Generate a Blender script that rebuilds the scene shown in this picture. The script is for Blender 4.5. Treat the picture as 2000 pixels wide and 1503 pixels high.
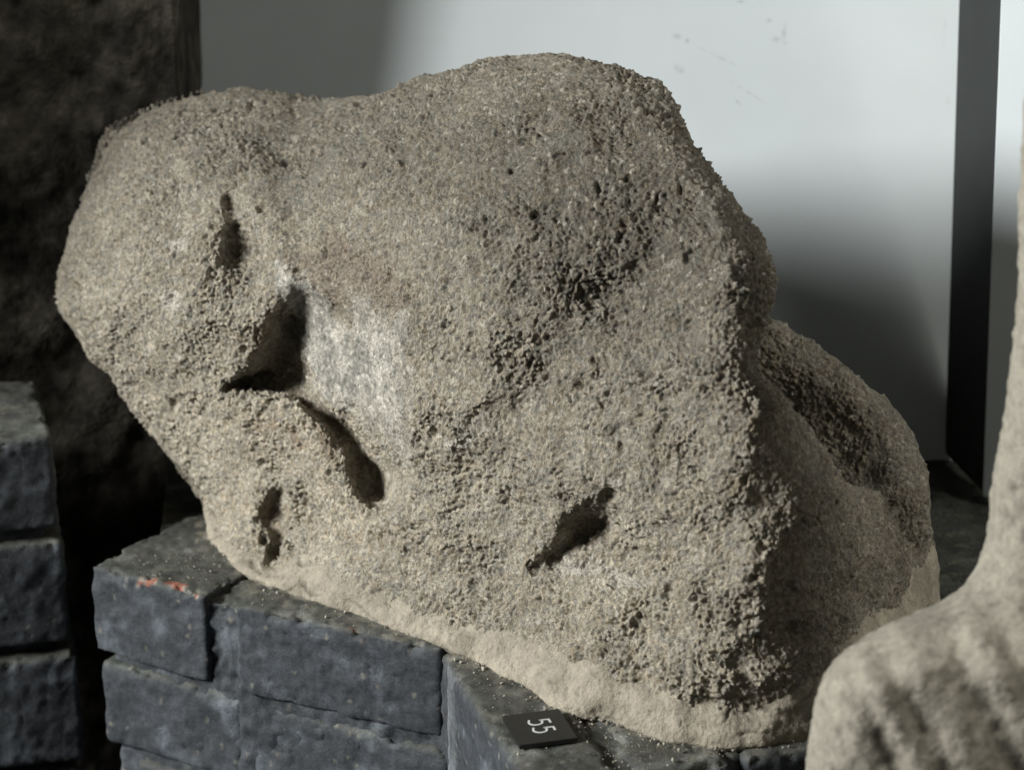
import bpy, bmesh, math, random
import numpy as np
from mathutils import Vector, Matrix

random.seed(5); rng = np.random.default_rng(5)
R = math.radians
for o in list(bpy.data.objects): bpy.data.objects.remove(o)
scene = bpy.context.scene
COL = scene.collection

# ------------------------------------------------------------------ camera, world, light, exposure
H, YC, PITCH, F = 0.86, -1.617, R(20), 5000.0         # F = focal length in pixels of a 2000 px wide picture
cam_d = bpy.data.cameras.new('camera'); cam = bpy.data.objects.new('camera', cam_d); COL.objects.link(cam)
cam.location = (0, YC, H); cam.rotation_euler = (R(90) - PITCH, 0, 0)
cam_d.sensor_width = 36; cam_d.lens = F / 2000 * 36; cam_d.clip_end = 60; cam_d.clip_start = .05
cam_d.dof.use_dof = True; cam_d.dof.focus_distance = 1.93; cam_d.dof.aperture_fstop = 5.6
scene.camera = cam

world = bpy.data.worlds.new('World'); scene.world = world; world.use_nodes = True
bg = world.node_tree.nodes['Background']
bg.inputs[0].default_value = (1.0, .97, .88, 1); bg.inputs[1].default_value = .048

LAZ, LEL, LDIST = R(71), R(22.5), 3.4                     # the window: to the left, a little in front, fairly low
LD = Vector((-math.sin(LAZ) * math.cos(LEL), -math.cos(LAZ) * math.cos(LEL), math.sin(LEL)))
ld = bpy.data.lights.new('window_light', 'AREA'); ld.shape = 'ELLIPSE'; ld.size = 1.35; ld.size_y = .85
ld.energy = 250; ld.color = (1.0, .995, .96)
lo = bpy.data.objects.new('window_light', ld); COL.objects.link(lo)
lo.location = Vector((0, .3, .25)) + LD * LDIST
lo.rotation_euler = (-LD).to_track_quat('-Z', 'Y').to_euler()

fl = bpy.data.lights.new('fill_light', 'AREA'); fl.shape = 'ELLIPSE'; fl.size = 1.6; fl.size_y = 1.2      # weak fill from the right, added to brighten the shaded flank
fl.energy = 58; fl.color = (1.0, .96, .86)
fo = bpy.data.objects.new('fill_light', fl); COL.objects.link(fo)
FD = Vector((math.sin(R(66)) * math.cos(R(32)), -math.cos(R(66)) * math.cos(R(32)), math.sin(R(32))))
fo.location = Vector((.2, .2, .2)) + FD * 3.2; fo.rotation_euler = (-FD).to_track_quat('-Z', 'Y').to_euler()

vs = scene.view_settings; vs.view_transform = 'Standard'; vs.look = 'None'; vs.gamma = 1; vs.exposure = 0
vs.use_curve_mapping = False

# ------------------------------------------------------------------ helpers
CP, SP = math.cos(PITCH), math.sin(PITCH)
def at_depth(px, py, Y):
    """picture point (2000 x 1503) at world depth Y -> world points"""
    px = np.asarray(px, float); py = np.asarray(py, float)
    a = (px - 1000) / F; b = (py - 751.5) / F            # right, down
    dy = CP - b * SP; dz = -SP - b * CP
    t = (Y - YC) / dy
    return np.stack([a * t, YC + dy * t, H + dz * t], -1)
def at_height(px, py, Z):
    px = np.asarray(px, float); py = np.asarray(py, float)
    a = (px - 1000) / F; b = (py - 751.5) / F
    dy = CP - b * SP; dz = -SP - b * CP
    t = (Z - H) / dz
    return np.stack([a * t, YC + dy * t, H + dz * t], -1)
def to_pix(P):
    y = P[:, 1] - YC; z = P[:, 2] - H
    zc = y * CP - z * SP; yc = -y * SP - z * CP
    return 1000 + F * P[:, 0] / zc, 751.5 + F * yc / zc

U32 = np.uint32
K1, K2, K3 = U32(374761393), U32(668265263), U32(2147483647)
def mixh(h):
    h = (h ^ (h >> U32(13))) * U32(1274126177)
    h ^= h >> U32(15); h *= U32(2246822519); h ^= h >> U32(16); return h
def rnd(h): return (h & U32(0xffffff)).astype(np.float32) * np.float32(1 / 16777216.)
def chunks(fn):
    def g(P, size, seed=0):
        P = np.asarray(P, np.float32); B = 40000
        if len(P) <= B: return fn(P, size, seed)
        r = [fn(P[k:k + B], size, seed) for k in range(0, len(P), B)]
        return tuple(np.concatenate(q) for q in zip(*r)) if isinstance(r[0], tuple) else np.concatenate(r)
    return g
def cells(P, size, off, seed, span):
    Q = P / np.float32(size) + np.float32(off); I = np.floor(Q); Fr = np.ascontiguousarray((Q - I).T); I = I.T.astype(np.int32).astype(U32)
    sd = U32((seed * 1274126177) & 0xffffffff)
    return Fr, [{d: (I[a] + U32(d & 0xffffffff)) * k for d in span} for a, k in enumerate((K1, K2, K3))], sd
@chunks
def vnoise(P, size, seed=0):
    """gradient noise, about -1..1"""
    Fr, hs, sd = cells(P, size, 1000, seed, (0, 1))
    U = Fr * Fr * Fr * (Fr * (Fr * 6 - 15) + 10); out = np.zeros(len(P), np.float32); s_ = np.float32(1 / 511.5)
    for dx in (0, 1):
        wx = U[0] if dx else 1 - U[0]
        for dy in (0, 1):
            wy = wx * (U[1] if dy else 1 - U[1]); hxy = hs[0][dx] + hs[1][dy] + sd
            for dz in (0, 1):
                h = mixh(hxy + hs[2][dz])
                gr = ((h & U32(1023)).astype(np.float32) * s_ - 1) * (Fr[0] - dx)
                gr += (((h >> U32(10)) & U32(1023)).astype(np.float32) * s_ - 1) * (Fr[1] - dy)
                gr += ((h >> U32(20)) & U32(1023)).astype(np.float32) * s_ * (Fr[2] - dz) - (Fr[2] - dz)
                out += wy * (U[2] if dz else 1 - U[2]) * gr
    return out * np.float32(1.3)
def fbm(P, size, octv=3, seed=0, gain=.5):
    a, s, out = 1., size, 0
    for k in range(octv):
        out = out + a * vnoise(P, s, seed + k * 17); a *= gain; s *= .5
    return out
@chunks
def worley(P, size, seed=0):
    """distance to the nearest feature (in cells) and that feature's random value"""
    Fr, hs, sd = cells(P, size, 500, seed, (-1, 0, 1)); s_ = np.float32(1 / 1023)
    best = np.full(len(P), 9., np.float32); bh = np.zeros(len(P), U32)
    for dx in (-1, 0, 1):
        for dy in (-1, 0, 1):
            hxy = hs[0][dx] + hs[1][dy] + sd
            for dz in (-1, 0, 1):
                h = mixh(hxy + hs[2][dz])
                d = ((h & U32(1023)).astype(np.float32) * s_ + (dx - Fr[0])) ** 2
                d += (((h >> U32(10)) & U32(1023)).astype(np.float32) * s_ + (dy - Fr[1])) ** 2
                d += (((h >> U32(20)) & U32(1023)).astype(np.float32) * s_ + (dz - Fr[2])) ** 2
                m = d < best; best[m] = d[m]; bh[m] = h[m]
    return np.sqrt(best), rnd(mixh(bh * U32(2654435761)))
def sstep(a, b, x):
    t = np.clip((x - a) / (b - a), 0, 1); return t * t * (3 - 2 * t)

def poly_sd(px, py, poly):
    """signed distance in pixels, positive inside"""
    poly = np.asarray(poly, float); n = len(poly)
    d2 = np.full(px.shape, 1e18); ins = np.zeros(px.shape, bool)
    for i in range(n):
        x0, y0 = poly[i]; x1, y1 = poly[(i + 1) % n]
        ex, ey = x1 - x0, y1 - y0
        t = np.clip(((px - x0) * ex + (py - y0) * ey) / (ex * ex + ey * ey + 1e-12), 0, 1)
        d2 = np.minimum(d2, (px - x0 - t * ex) ** 2 + (py - y0 - t * ey) ** 2)
        if y0 != y1:
            c = ((y0 > py) != (y1 > py)) & (px < (x1 - x0) * (py - y0) / (y1 - y0) + x0)
            ins ^= c
    d = np.sqrt(d2); return np.where(ins, d, -d)
def smooth_poly(p, it=2):
    p = np.asarray(p, float)
    for _ in range(it):
        q = np.roll(p, -1, 0); p = np.stack([.75 * p + .25 * q, .25 * p + .75 * q], 1).reshape(-1, 2)
    return p
def blob(px, py, cx, cy, rx, ry, rot=0):
    c, s = math.cos(R(rot)), math.sin(R(rot))
    u = ((px - cx) * c + (py - cy) * s) / rx; v = (-(px - cx) * s + (py - cy) * c) / ry
    return np.exp(-(u * u + v * v))
def tps(ctrl, px, py, sc=1000.):
    """thin-plate spline through (px, py, value) control points"""
    c = np.asarray(ctrl, float); X = c[:, :2] / sc; n = len(c)
    def U(r2): return np.where(r2 > 0, .5 * r2 * np.log(r2 + 1e-12), 0)
    K = U(((X[:, None] - X[None]) ** 2).sum(-1)) + np.eye(n) * 2e-3
    Pm = np.c_[np.ones(n), X]
    A = np.block([[K, Pm], [Pm.T, np.zeros((3, 3))]])
    w = np.linalg.solve(A, np.r_[c[:, 2], 0, 0, 0])
    x = px / sc; y = py / sc; out = w[n] + w[n + 1] * x + w[n + 2] * y
    for i in range(n): out = out + w[i] * U((x - X[i, 0]) ** 2 + (y - X[i, 1]) ** 2)
    return out

def new_mesh_obj(name, verts, faces, mat=None, parent=None, smooth=False):
    me = bpy.data.meshes.new(name)
    verts = np.asarray(verts, np.float32)
    if isinstance(faces, np.ndarray):
        nf, k = faces.shape
        me.vertices.add(len(verts)); me.vertices.foreach_set('co', verts.ravel())
        me.loops.add(nf * k); me.loops.foreach_set('vertex_index', faces.astype(np.int32).ravel())
        me.polygons.add(nf); me.polygons.foreach_set('loop_start', np.arange(0, nf * k, k, dtype=np.int32))
        me.update(calc_edges=True)
    else:
        me.from_pydata([tuple(v) for v in verts], [], faces)
    if mat: me.materials.append(mat)
    if smooth: me.polygons.foreach_set('use_smooth', np.ones(len(me.polygons), bool))
    me.update()
    o = bpy.data.objects.new(name, me); COL.objects.link(o)
    if parent: o.parent = parent
    return o
def empty(name, loc=(0, 0, 0)):
    o = bpy.data.objects.new(name, None); COL.objects.link(o); o.location = loc; o.empty_display_size = .05
    return o
def tag(o, label, cat, group=None):
    o['label'] = label; o['category'] = cat
    if group: o['group'] = group
    return o
def structure(o): o['kind'] = 'structure'; return o
def put_parent(o, p):
    o.parent = p; o.matrix_parent_inverse = Matrix.Translation(-Vector(p.location))
def set_cols(o, C):
    me = o.data; n = len(me.vertices)
    a = me.color_attributes.get('Col') or me.color_attributes.new('Col', 'FLOAT_COLOR', 'POINT')
    c = np.ones((n, 4), np.float32); c[:, :3] = C; a.data.foreach_set('color', c.ravel())
def get_co(me):
    a = np.empty(len(me.vertices) * 3, np.float32); me.vertices.foreach_get('co', a); return a.reshape(-1, 3)
def get_no(me):
    a = np.empty(len(me.vertices) * 3, np.float32); me.vertex_normals.foreach_get('vector', a); return a.reshape(-1, 3)
def set_co(me, P):
    me.vertices.foreach_set('co', np.ascontiguousarray(P, np.float32).ravel()); me.update()
def remesh(objs, name, voxel, mat, parent):
    """join closed shells and rebuild them as one even skin"""
    bm = bmesh.new()
    for o in objs:
        bm.from_mesh(o.data); me = o.data; bpy.data.objects.remove(o); bpy.data.meshes.remove(me)
    me = bpy.data.meshes.new(name); bm.to_mesh(me); bm.free()
    t = bpy.data.objects.new('temporary', me); COL.objects.link(t)
    m = t.modifiers.new('r', 'REMESH'); m.mode = 'VOXEL'; m.voxel_size = voxel; m.adaptivity = 0; m.use_smooth_shade = True
    dg = bpy.context.evaluated_depsgraph_get(); ev = t.evaluated_get(dg)
    out = bpy.data.meshes.new_from_object(ev, depsgraph=dg); out.name = name
    bpy.data.objects.remove(t); bpy.data.meshes.remove(me)
    out.materials.clear(); out.materials.append(mat)
    o = bpy.data.objects.new(name, out); COL.objects.link(o)
    out.polygons.foreach_set('use_smooth', np.ones(len(out.polygons), bool)); out.update()
    if parent: o.parent = parent
    return o

def refine(o, mat):
    """split the quads of the front and sides in four; keep the rear coarse. Returns the object and its seam vertices"""
    me = o.data; P = get_co(me); nf = len(me.polygons)
    f = np.empty(nf * 4, np.int32); me.loops.foreach_get('vertex_index', f); f = f.reshape(-1, 4).astype(np.int64)
    c = P[f].mean(1); n = np.cross(P[f[:, 2]] - P[f[:, 0]], P[f[:, 3]] - P[f[:, 1]]); n /= np.linalg.norm(n, axis=1)[:, None] + 1e-12
    v = np.array([0, YC, H]) - c; v /= np.linalg.norm(v, axis=1)[:, None]
    fr = ((n * v).sum(1) > -.12) & (c[:, 2] > -.006) & (c[:, 1] < .535)
    A = f[fr]; B = f[~fr]; nv = len(P)
    e = np.stack([A, np.roll(A, -1, 1)], -1).reshape(-1, 2); es = np.sort(e, 1)
    key, inv, cnt = np.unique(es[:, 0] * nv + es[:, 1], return_inverse=True, return_counts=True)
    ea, eb = key // nv, key % nv
    mid = (P[ea] + P[eb]) / 2; cen = P[A].mean(1)
    mi = nv + inv.reshape(-1, 4); ci = nv + len(key) + np.arange(len(A))
    q = [np.stack([A[:, k], mi[:, k], ci, mi[:, k - 1]], 1) for k in range(4)]
    V = np.r_[P, mid, cen]; nb = len(B); name = o.name
    # one relaxing pass so that the split surface is smooth, not faceted
    tot = np.r_[np.concatenate(q)]
    acc = np.zeros_like(V); w = np.zeros(len(V))
    for k in range(4):
        np.add.at(acc, tot[:, k], V[tot[:, k - 1]] + V[tot[:, (k + 1) % 4]]); np.add.at(w, tot[:, k], 2)
    full = w >= 8; V2 = V.copy(); V2[full] = .5 * V[full] + .5 * acc[full] / w[full][:, None]
    sm = cnt == 1; hang = (nv + np.nonzero(sm)[0], ea[sm], eb[sm])
    bpy.data.objects.remove(o); bpy.data.meshes.remove(me)
    o = new_mesh_obj(name, V2, np.concatenate(q + [B]), mat, None, True)
    return o, hang

# ------------------------------------------------------------------ materials
def nodemat(name, rough=.9, spec=.25):
    m = bpy.data.materials.new(name); m.use_nodes = True
    nt = m.node_tree; b = nt.nodes['Principled BSDF']
    b.inputs['Roughness'].default_value = rough; b.inputs['Specular IOR Level'].default_value = spec
    return m, nt, b
def N(nt, t, **kw):
    n = nt.nodes.new(t)
    for k, v in kw.items():
        if k.startswith('i_'): n.inputs[k[2:].replace('_', ' ')].default_value = v
        else: setattr(n, k, v)
    return n
def noise_node(nt, scale, detail=4, rough=.6):
    tc = nt.nodes.get('Geometry') or N(nt, 'ShaderNodeNewGeometry')
    n = N(nt, 'ShaderNodeTexNoise', i_Scale=scale, i_Detail=detail, i_Roughness=rough)
    nt.links.new(tc.outputs['Position'], n.inputs['Vector']); return n
def vary(nt, src, fac, lo, hi, a=.3, b=.7):
    mr = N(nt, 'ShaderNodeMapRange'); nt.links.new(fac, mr.inputs['Value'])
    for i, v in enumerate((a, b, lo, hi)): mr.inputs[i + 1].default_value = v
    mx = N(nt, 'ShaderNodeMix', data_type='RGBA', blend_type='MULTIPLY'); mx.inputs[0].default_value = 1
    nt.links.new(src, mx.inputs[6]); nt.links.new(mr.outputs[0], mx.inputs[7]); return mx.outputs[2]
def bump(nt, b, fac, dist, strength=1, prev=None):
    bp = N(nt, 'ShaderNodeBump', i_Distance=dist, i_Strength=strength)
    nt.links.new(fac, bp.inputs['Height'])
    if prev: nt.links.new(prev.outputs[0], bp.inputs['Normal'])
    nt.links.new(bp.outputs[0], b.inputs['Normal']); return bp
def attr_mat(name, rough, spec, fine, fine_amt, bumps, sheen=0):
    """colour from the mesh's own 'Col' attribute, broken up by fine noise, with fine relief"""
    m, nt, b = nodemat(name, rough, spec)
    at = N(nt, 'ShaderNodeAttribute', attribute_name='Col'); src = at.outputs['Color']
    for sc, amt in zip(fine, fine_amt):
        src = vary(nt, src, noise_node(nt, sc).outputs['Fac'], 1 - amt, 1 + amt)
    nt.links.new(src, b.inputs['Base Color'])
    prev = None
    for sc, d in bumps: prev = bump(nt, b, noise_node(nt, sc, 3).outputs['Fac'], d, 1, prev)
    return m

M_stone = attr_mat('weathered_stone', .95, .12, (330, 900), (.30, .34), ((430, .0046), (1100, .0024)))
M_mortar = attr_mat('lime_mortar', .95, .1, (60, 500), (.12, .14), ((260, .0018), (900, .0010)))
M_paint = attr_mat('dark_painted_brick', .7, .28, (45, 160, 500), (.25, .22, .28), ((240, .0006), (900, .0004)))
M_fstone = attr_mat('pale_stone', .95, .12, (150, 600), (.14, .14), ((300, .0012),))
M_wall = attr_mat('shade_toned_rubble', .95, .1, (40, 200), (.35, .25), ((120, .004),))
M_floor = attr_mat('dark_ledge_top', .9, .15, (60, 300), (.3, .3), ((200, .002),))
def flat_mat(name, col, rough, spec=.3, noise=None):
    m, nt, b = nodemat(name, rough, spec)
    if noise:
        rgb = N(nt, 'ShaderNodeRGB'); rgb.outputs[0].default_value = (*col, 1)
        nt.links.new(vary(nt, rgb.outputs[0], noise_node(nt, noise[0]).outputs['Fac'], 1 - noise[1], 1 + noise[1]), b.inputs['Base Color'])
    else: b.inputs['Base Color'].default_value = (*col, 1)
    return m
M_board = attr_mat('white_laminate', .55, .3, (14,), (.03,), ((1500, .00008),))
M_shade = flat_mat('shade_strip_grey', (.022, .025, .024), .7, .25, (20, .1))
M_black = flat_mat('black_plate', (.014, .015, .015), .38, .4, (300, .25))
M_edge = flat_mat('plate_edge', (.03, .032, .032), .3, .5, (300, .1))
M_white = flat_mat('white_print', (.55, .57, .57), .6, .2, (400, .1))
M_crumb = flat_mat('crumbs', (.33, .31, .26), .95, .1, (150, .35))

# ------------------------------------------------------------------ the setting: floor below, ledge top, walls
def grid_mesh(name, corners, nx, ny, mat, parent=None):
    """four corners (p00, p10, p11, p01)"""
    c = [np.array(q, float) for q in corners]
    u, v = np.meshgrid(np.linspace(0, 1, nx), np.linspace(0, 1, ny))
    u = u[..., None]; v = v[..., None]
    P = (c[0] * (1 - u) * (1 - v) + c[1] * u * (1 - v) + c[2] * u * v + c[3] * (1 - u) * v).reshape(-1, 3)
    i = np.arange(ny - 1)[:, None] * nx + np.arange(nx - 1)[None]
    f = np.stack([i, i + 1, i + nx + 1, i + nx], -1).reshape(-1, 4)
    return new_mesh_obj(name, P, f, mat, parent, True)
def displace(o, fn):
    P = get_co(o.data); Nn = get_no(o.data); set_co(o.data, P + Nn * fn(P)[:, None].astype(np.float32))

g = structure(grid_mesh('floor', [(-1.6, -1.2, -.42), (1.4, -1.2, -.42), (1.4, 1.2, -.42), (-1.6, 1.2, -.42)], 60, 60, M_floor))
P = get_co(g.data); set_cols(g, np.array([.03, .03, .028]) * (1 + .4 * fbm(P, .1, 3, 4))[:, None])

# rubble wall behind; the unseen return on the left is added to block light
def finish_wall(o, amp):
    P = get_co(o.data)
    d1, v1 = worley(P * np.array([1, 1, 1.5]), .115, 3)
    sh = sstep(.62, .25, d1 + .25 * fbm(P, .05, 3, 9))
    soft = .15 + .85 * sstep(.01, .05, np.abs(P[:, 0] + .293))
    displace(o, lambda P: (amp * sh + .009 * fbm(P, .05, 4, 21)) * soft)
    base = np.array([.044, .040, .033]) * (.55 + .9 * v1[:, None] * sh[:, None])  # dark stone, lowered further to stand in for shade on the wall
    base = base * (1 + .55 * fbm(P, .035, 4, 31) + 1.0 * fbm(P, .016, 3, 35))[:, None]
    base = np.clip(base + np.clip(fbm(P, .03, 3, 55) - .25, 0, 1)[:, None] * np.array([.008, .012, .0]), .004, 1)
    set_cols(o, base); return structure(o)
def wall(name, corners, nx, ny, amp=.022): return finish_wall(grid_mesh(name, corners, nx, ny, M_wall), amp)
wall('wall_back', [(-.30, .86, -.42), (1.0, .86, -.42), (1.0, .86, 1.25), (-.30, .86, 1.25)], 120, 140)
BLOCKER_Y = .34
# the pier at the left: its front, its flank beside the board, and the added out-of-view return that blocks window light
nA, nB, nC, nz = 150, 60, 70, 240
plan = np.r_[np.c_[np.full(nC, -.80), np.linspace(BLOCKER_Y, .585, nC)], np.c_[np.linspace(-.80, -.293, nA)[1:], np.full(nA - 1, .585)], np.c_[np.full(nB - 1, -.293), np.linspace(.585, .87, nB)[1:]]]
zs_ = np.linspace(-.42, 1.25, nz); npn = len(plan)
P = np.concatenate([np.c_[plan, np.full(npn, z)] for z in zs_])
i_ = np.arange(nz - 1)[:, None] * npn + np.arange(npn - 1)[None]
pier = new_mesh_obj('wall_pier', P, np.stack([i_, i_ + 1, i_ + npn + 1, i_ + npn], -1).reshape(-1, 4), M_wall, None, True)
finish_wall(pier, .010)

# ------------------------------------------------------------------ painted brick ledge
ledge = empty('brick_ledge', (-.05, .2, -.2))
tag(ledge, 'dark grey painted brick ledge the big weathered stone is bedded on', 'ledge')
LOWB = [(410, 1050), (470, 1112), (560, 1152), (700, 1196), (820, 1242), (900, 1272), (960, 1302), (1040, 1342), (1080, 1376), (1140, 1396), (1190, 1402), (1240, 1422), (1290, 1440),
        (1400, 1456), (1480, 1452), (1580, 1440), (1680, 1375), (1760, 1300), (1835, 1205)]
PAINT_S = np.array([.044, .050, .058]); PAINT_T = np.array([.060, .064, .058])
def poly_prism(name, pts, z0, z1, mat, parent, step=.004, bev=.006, rough=.0016, seed=0, cols=None, extra=None):
    """a brick: a prism on a ground polygon, finely meshed, with worn rounded edges and uneven faces"""
    bm = bmesh.new()
    vb = [bm.verts.new((x, y, z0)) for x, y in pts]; vt = [bm.verts.new((x, y, z1)) for x, y in pts]
    n = len(pts)
    bm.faces.new(vb[::-1]); bm.faces.new(vt)
    for i in range(n): bm.faces.new((vb[i], vb[(i + 1) % n], vt[(i + 1) % n], vt[i]))
    bmesh.ops.recalc_face_normals(bm, faces=bm.faces)
    bmesh.ops.bevel(bm, geom=list(bm.edges), offset=bev, segments=3, affect='EDGES', profile=.6)
    me = bpy.data.meshes.new(name); bm.to_mesh(me); bm.free()
    t = bpy.data.objects.new('temporary', me); COL.objects.link(t)
    o = remesh([t], name, step, mat, None)
    P = get_co(o.data); Nn = get_no(o.data)
    d = rough * fbm(P, .03, 4, seed) + .0004 * fbm(P, .009, 2, seed + 5)
    dw, vw = worley(P, .012, seed + 8); d = d - .0020 * sstep(.22, .08, dw) * (vw > .86) + .0011 * fbm(P, .012, 3, seed + 6)
    dtop = np.abs(z1 - P[:, 2]); dpl = np.abs(poly_sd(P[:, 0].astype(float), P[:, 1].astype(float), pts))
    edge = sstep(.010, .001, dtop) * sstep(.010, .001, dpl)
    chip = edge * sstep(.05, .5, fbm(P, .016, 3, seed + 12)); d = d - .0060 * chip
    if extra: d = d + extra(P, Nn)
    P2 = P + Nn * d[:, None]
    set_co(o.data, P2)
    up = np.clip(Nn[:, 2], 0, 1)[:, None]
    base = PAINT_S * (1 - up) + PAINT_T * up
    wear = sstep(.05, .55, fbm(P, .045, 4, seed + 40))[:, None]         # rubbed, dusty paint
    streak = sstep(.0, .6, fbm(P * np.array([1, 1, .25]), .006, 3, seed + 45))[:, None]
    base = base * (.85 + 1.0 * wear + .6 * wear * streak * (1 - up)) + np.array([.03, .03, .026]) * chip[:, None]
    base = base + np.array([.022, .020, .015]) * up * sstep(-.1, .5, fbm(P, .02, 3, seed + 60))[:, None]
    base = base * (1 - .4 * ((dw < .16) & (vw > .86)))[:, None]
    qx, qy = to_pix(P); ft = np.interp(qx, [p[0] for p in LOWB], [p[1] for p in LOWB])
    dust = np.exp(-np.clip(qy - ft, 0, 400) / 26) * sstep(-.35, .5, fbm(P, .012, 3, seed + 70)) * sstep(.5, .9, Nn[:, 2]) * (qx > 380) * (qx < 1600)
    base = base * (1 - .55 * dust[:, None]) + np.array([.30, .275, .225]) * .55 * dust[:, None]
    ws, vsp = worley(P, .0075, seed + 90); spk = (sstep(.34, .18, ws) * (vsp > .84))[:, None]; base = base * (1 - .6 * spk) + np.array([.19, .18, .155]) * .6 * spk
    if cols is not None: base = cols(P, Nn, base)
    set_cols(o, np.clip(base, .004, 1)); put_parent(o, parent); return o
def g0(px, py, z=0.): return at_height(px, py, z)[:2]

def red_chips(spots):
    def f(P, Nn, base):
        px, py = to_pix(P); m = 0; k = 0
        n = fbm(P, .007, 3, 77)
        for x, y, rx, ry in spots:
            q = 1 - np.sqrt(((px - x) / rx) ** 2 + ((py - y) / ry) ** 2) + .9 * n
            m = np.maximum(m, sstep(.35, .5, q)); k = np.maximum(k, sstep(.1, .4, q))
        base = base * (1 - k[:, None]) + np.array([.20, .19, .16]) * k[:, None]
        return base * (1 - m[:, None]) + np.array([.215, .085, .058]) * m[:, None]
    return f
def inset(pts, d): # keeps order, shrinks about the centre
    c = np.mean(pts, 0); return [tuple(c + (np.array(p) - c) * (1 - d / np.linalg.norm(np.array(p) - c))) for p in pts]

A1, A2 = g0(176, 1102), g0(398, 1163)
B1, B2 = g0(458, 1182), g0(860, 1270)
C1, C2 = g0(868, 1288), g0(1016, 1515)
back = np.array([.30, .45]); back = back / np.linalg.norm(back)
def quad(a, b, depth, bk=back): return [tuple(a), tuple(b), tuple(b + bk * depth), tuple(a + bk * depth)]
HB = .078
poly_prism('brick', quad(A1, A2, .21), -HB, 0, M_paint, ledge, .0024, .0030, .0018, 11, red_chips([(285, 1136, 22, 9), (345, 1143, 24, 10), (385, 1158, 7, 8)]))
poly_prism('brick', quad(B1, B2, .10), -HB + .002, .001, M_paint, ledge, .0024, .0034, .0020, 23, red_chips([(690, 1229, 9, 7), (628, 1212, 5, 4)]))
def rubbed(P, Nn, base):                                         # paint rubbed pale along the inner corner
    q = np.hypot(P[:, 0] - C1[0], P[:, 1] - C1[1]); k = sstep(.034, .004, q + .012 * fbm(P * np.array([1, 1, .3]), .012, 3, 201)) * sstep(.8, .3, Nn[:, 2])
    return base * (1 - .6 * k[:, None]) + np.array([.20, .215, .23]) * .6 * k[:, None]
# the brick on edge that stands forward, with the number plate on it
cd = (C2 - C1) / np.linalg.norm(C2 - C1); cn = np.array([-cd[1], cd[0]])
poly_prism('brick', [tuple(C1), tuple(C1 + cd * .215), tuple(C1 + cd * .215 + cn * .068), tuple(C1 + cn * .068)], -.105, .0015, M_paint, ledge, .0024, .008, .0016, 31, rubbed)
q0 = C1 + cn * .079
for k in range(3):
    a = q0 + cn * .079 * k
    poly_prism('brick', [tuple(a), tuple(a + cd * .215), tuple(a + cd * .215 + cn * .069), tuple(a + cn * .069)], -.105, .000 + .001 * k, M_paint, ledge, .0032, .007, .0026, 37 + k)
# lower course
e1 = (B2 - A1) / np.linalg.norm(B2 - A1)
L0 = A1 + np.array([.003, -.003]); L1 = B2 + np.array([.0, -.003])
cuts = [0, .46, 1.05]
for k in range(2):
    a = L0 + (L1 - L0) * cuts[k]; b = L0 + (L1 - L0) * (cuts[k + 1] - .03)
    poly_prism('brick', quad(a, b, .10), -HB * 2 - .007, -HB - .007, M_paint, ledge, .003, .007, .002, 51 + k)
    poly_prism('brick', quad(a + e1 * .03, b + e1 * .03, .10), -HB * 3 - .014, -HB * 2 - .014, M_paint, ledge, .006, .007, .002, 61 + k)
cd3 = C1 + cd * .004 + cn * .003
poly_prism('brick', [tuple(cd3), tuple(cd3 + cd * .215), tuple(cd3 + cd * .215 + cn * .30), tuple(cd3 + cn * .30)], -.30, -.117, M_paint, ledge, .007, .008, .002, 71)

# mortar core between and behind the bricks, rough, same paint
def joint_rough(P, Nn):
    d1, v = worley(P, .012, 91); qx, qy = to_pix(P); jt = sstep(400, 415, qx) * sstep(470, 455, qx)
    return .0024 * sstep(.7, .1, d1) * v + .0026 * fbm(P, .016, 3, 95) - .0012 + jt * (.0030 * fbm(P, .010, 4, 97, .7) - .0030)
core_pts = [tuple(A1 + back * .007 + e1 * .012), tuple(A2 + back * .004), tuple(B1 + back * .005), tuple(B2 + back * .002), tuple(C1 + cd * .003 + cn * .003), tuple(C1 + cd * .205 + cn * .008),
            tuple(C1 + cd * .205 + cn * .29), tuple(C1 + cn * .29 + back * .05), tuple(C1 + cn * .02 + back * .08), tuple(A1 + back * .09 + e1 * .012)]
def core_cols(P, Nn, base):
    n = fbm(P, .03, 4, 101)
    return np.clip(base * (1 + .25 * n)[:, None] + np.clip(fbm(P, .02, 3, 105) - .3, 0, 1)[:, None] * np.array([.05, .05, .035]), .006, 1)
co = poly_prism('mortar_core', core_pts, -.26, -.0035, M_paint, ledge, .0034, .003, .001, 81, core_cols, joint_rough)

lt = structure(grid_mesh('ledge_floor', [tuple(A1 + back * .06 + e1 * .02) + (-.006,), (.70, -.02, -.006), (.70, .855, -.006), (-.34, .855, -.006)], 260, 190, M_floor))
P = get_co(lt.data); set_co(lt.data, P + np.array([0, 0, 1]) * (.004 * fbm(P, .03, 4, 131) - .001)[:, None])
set_cols(lt, np.clip(np.array([.050, .052, .046]) * (1 + .6 * fbm(P, .03, 4, 135))[:, None] + np.clip(fbm(P * np.array([1, 2.5, 1]), .03, 3, 137) - .25, 0, 1)[:, None] * np.array([.10, .10, .06]), .006, 1))

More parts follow.
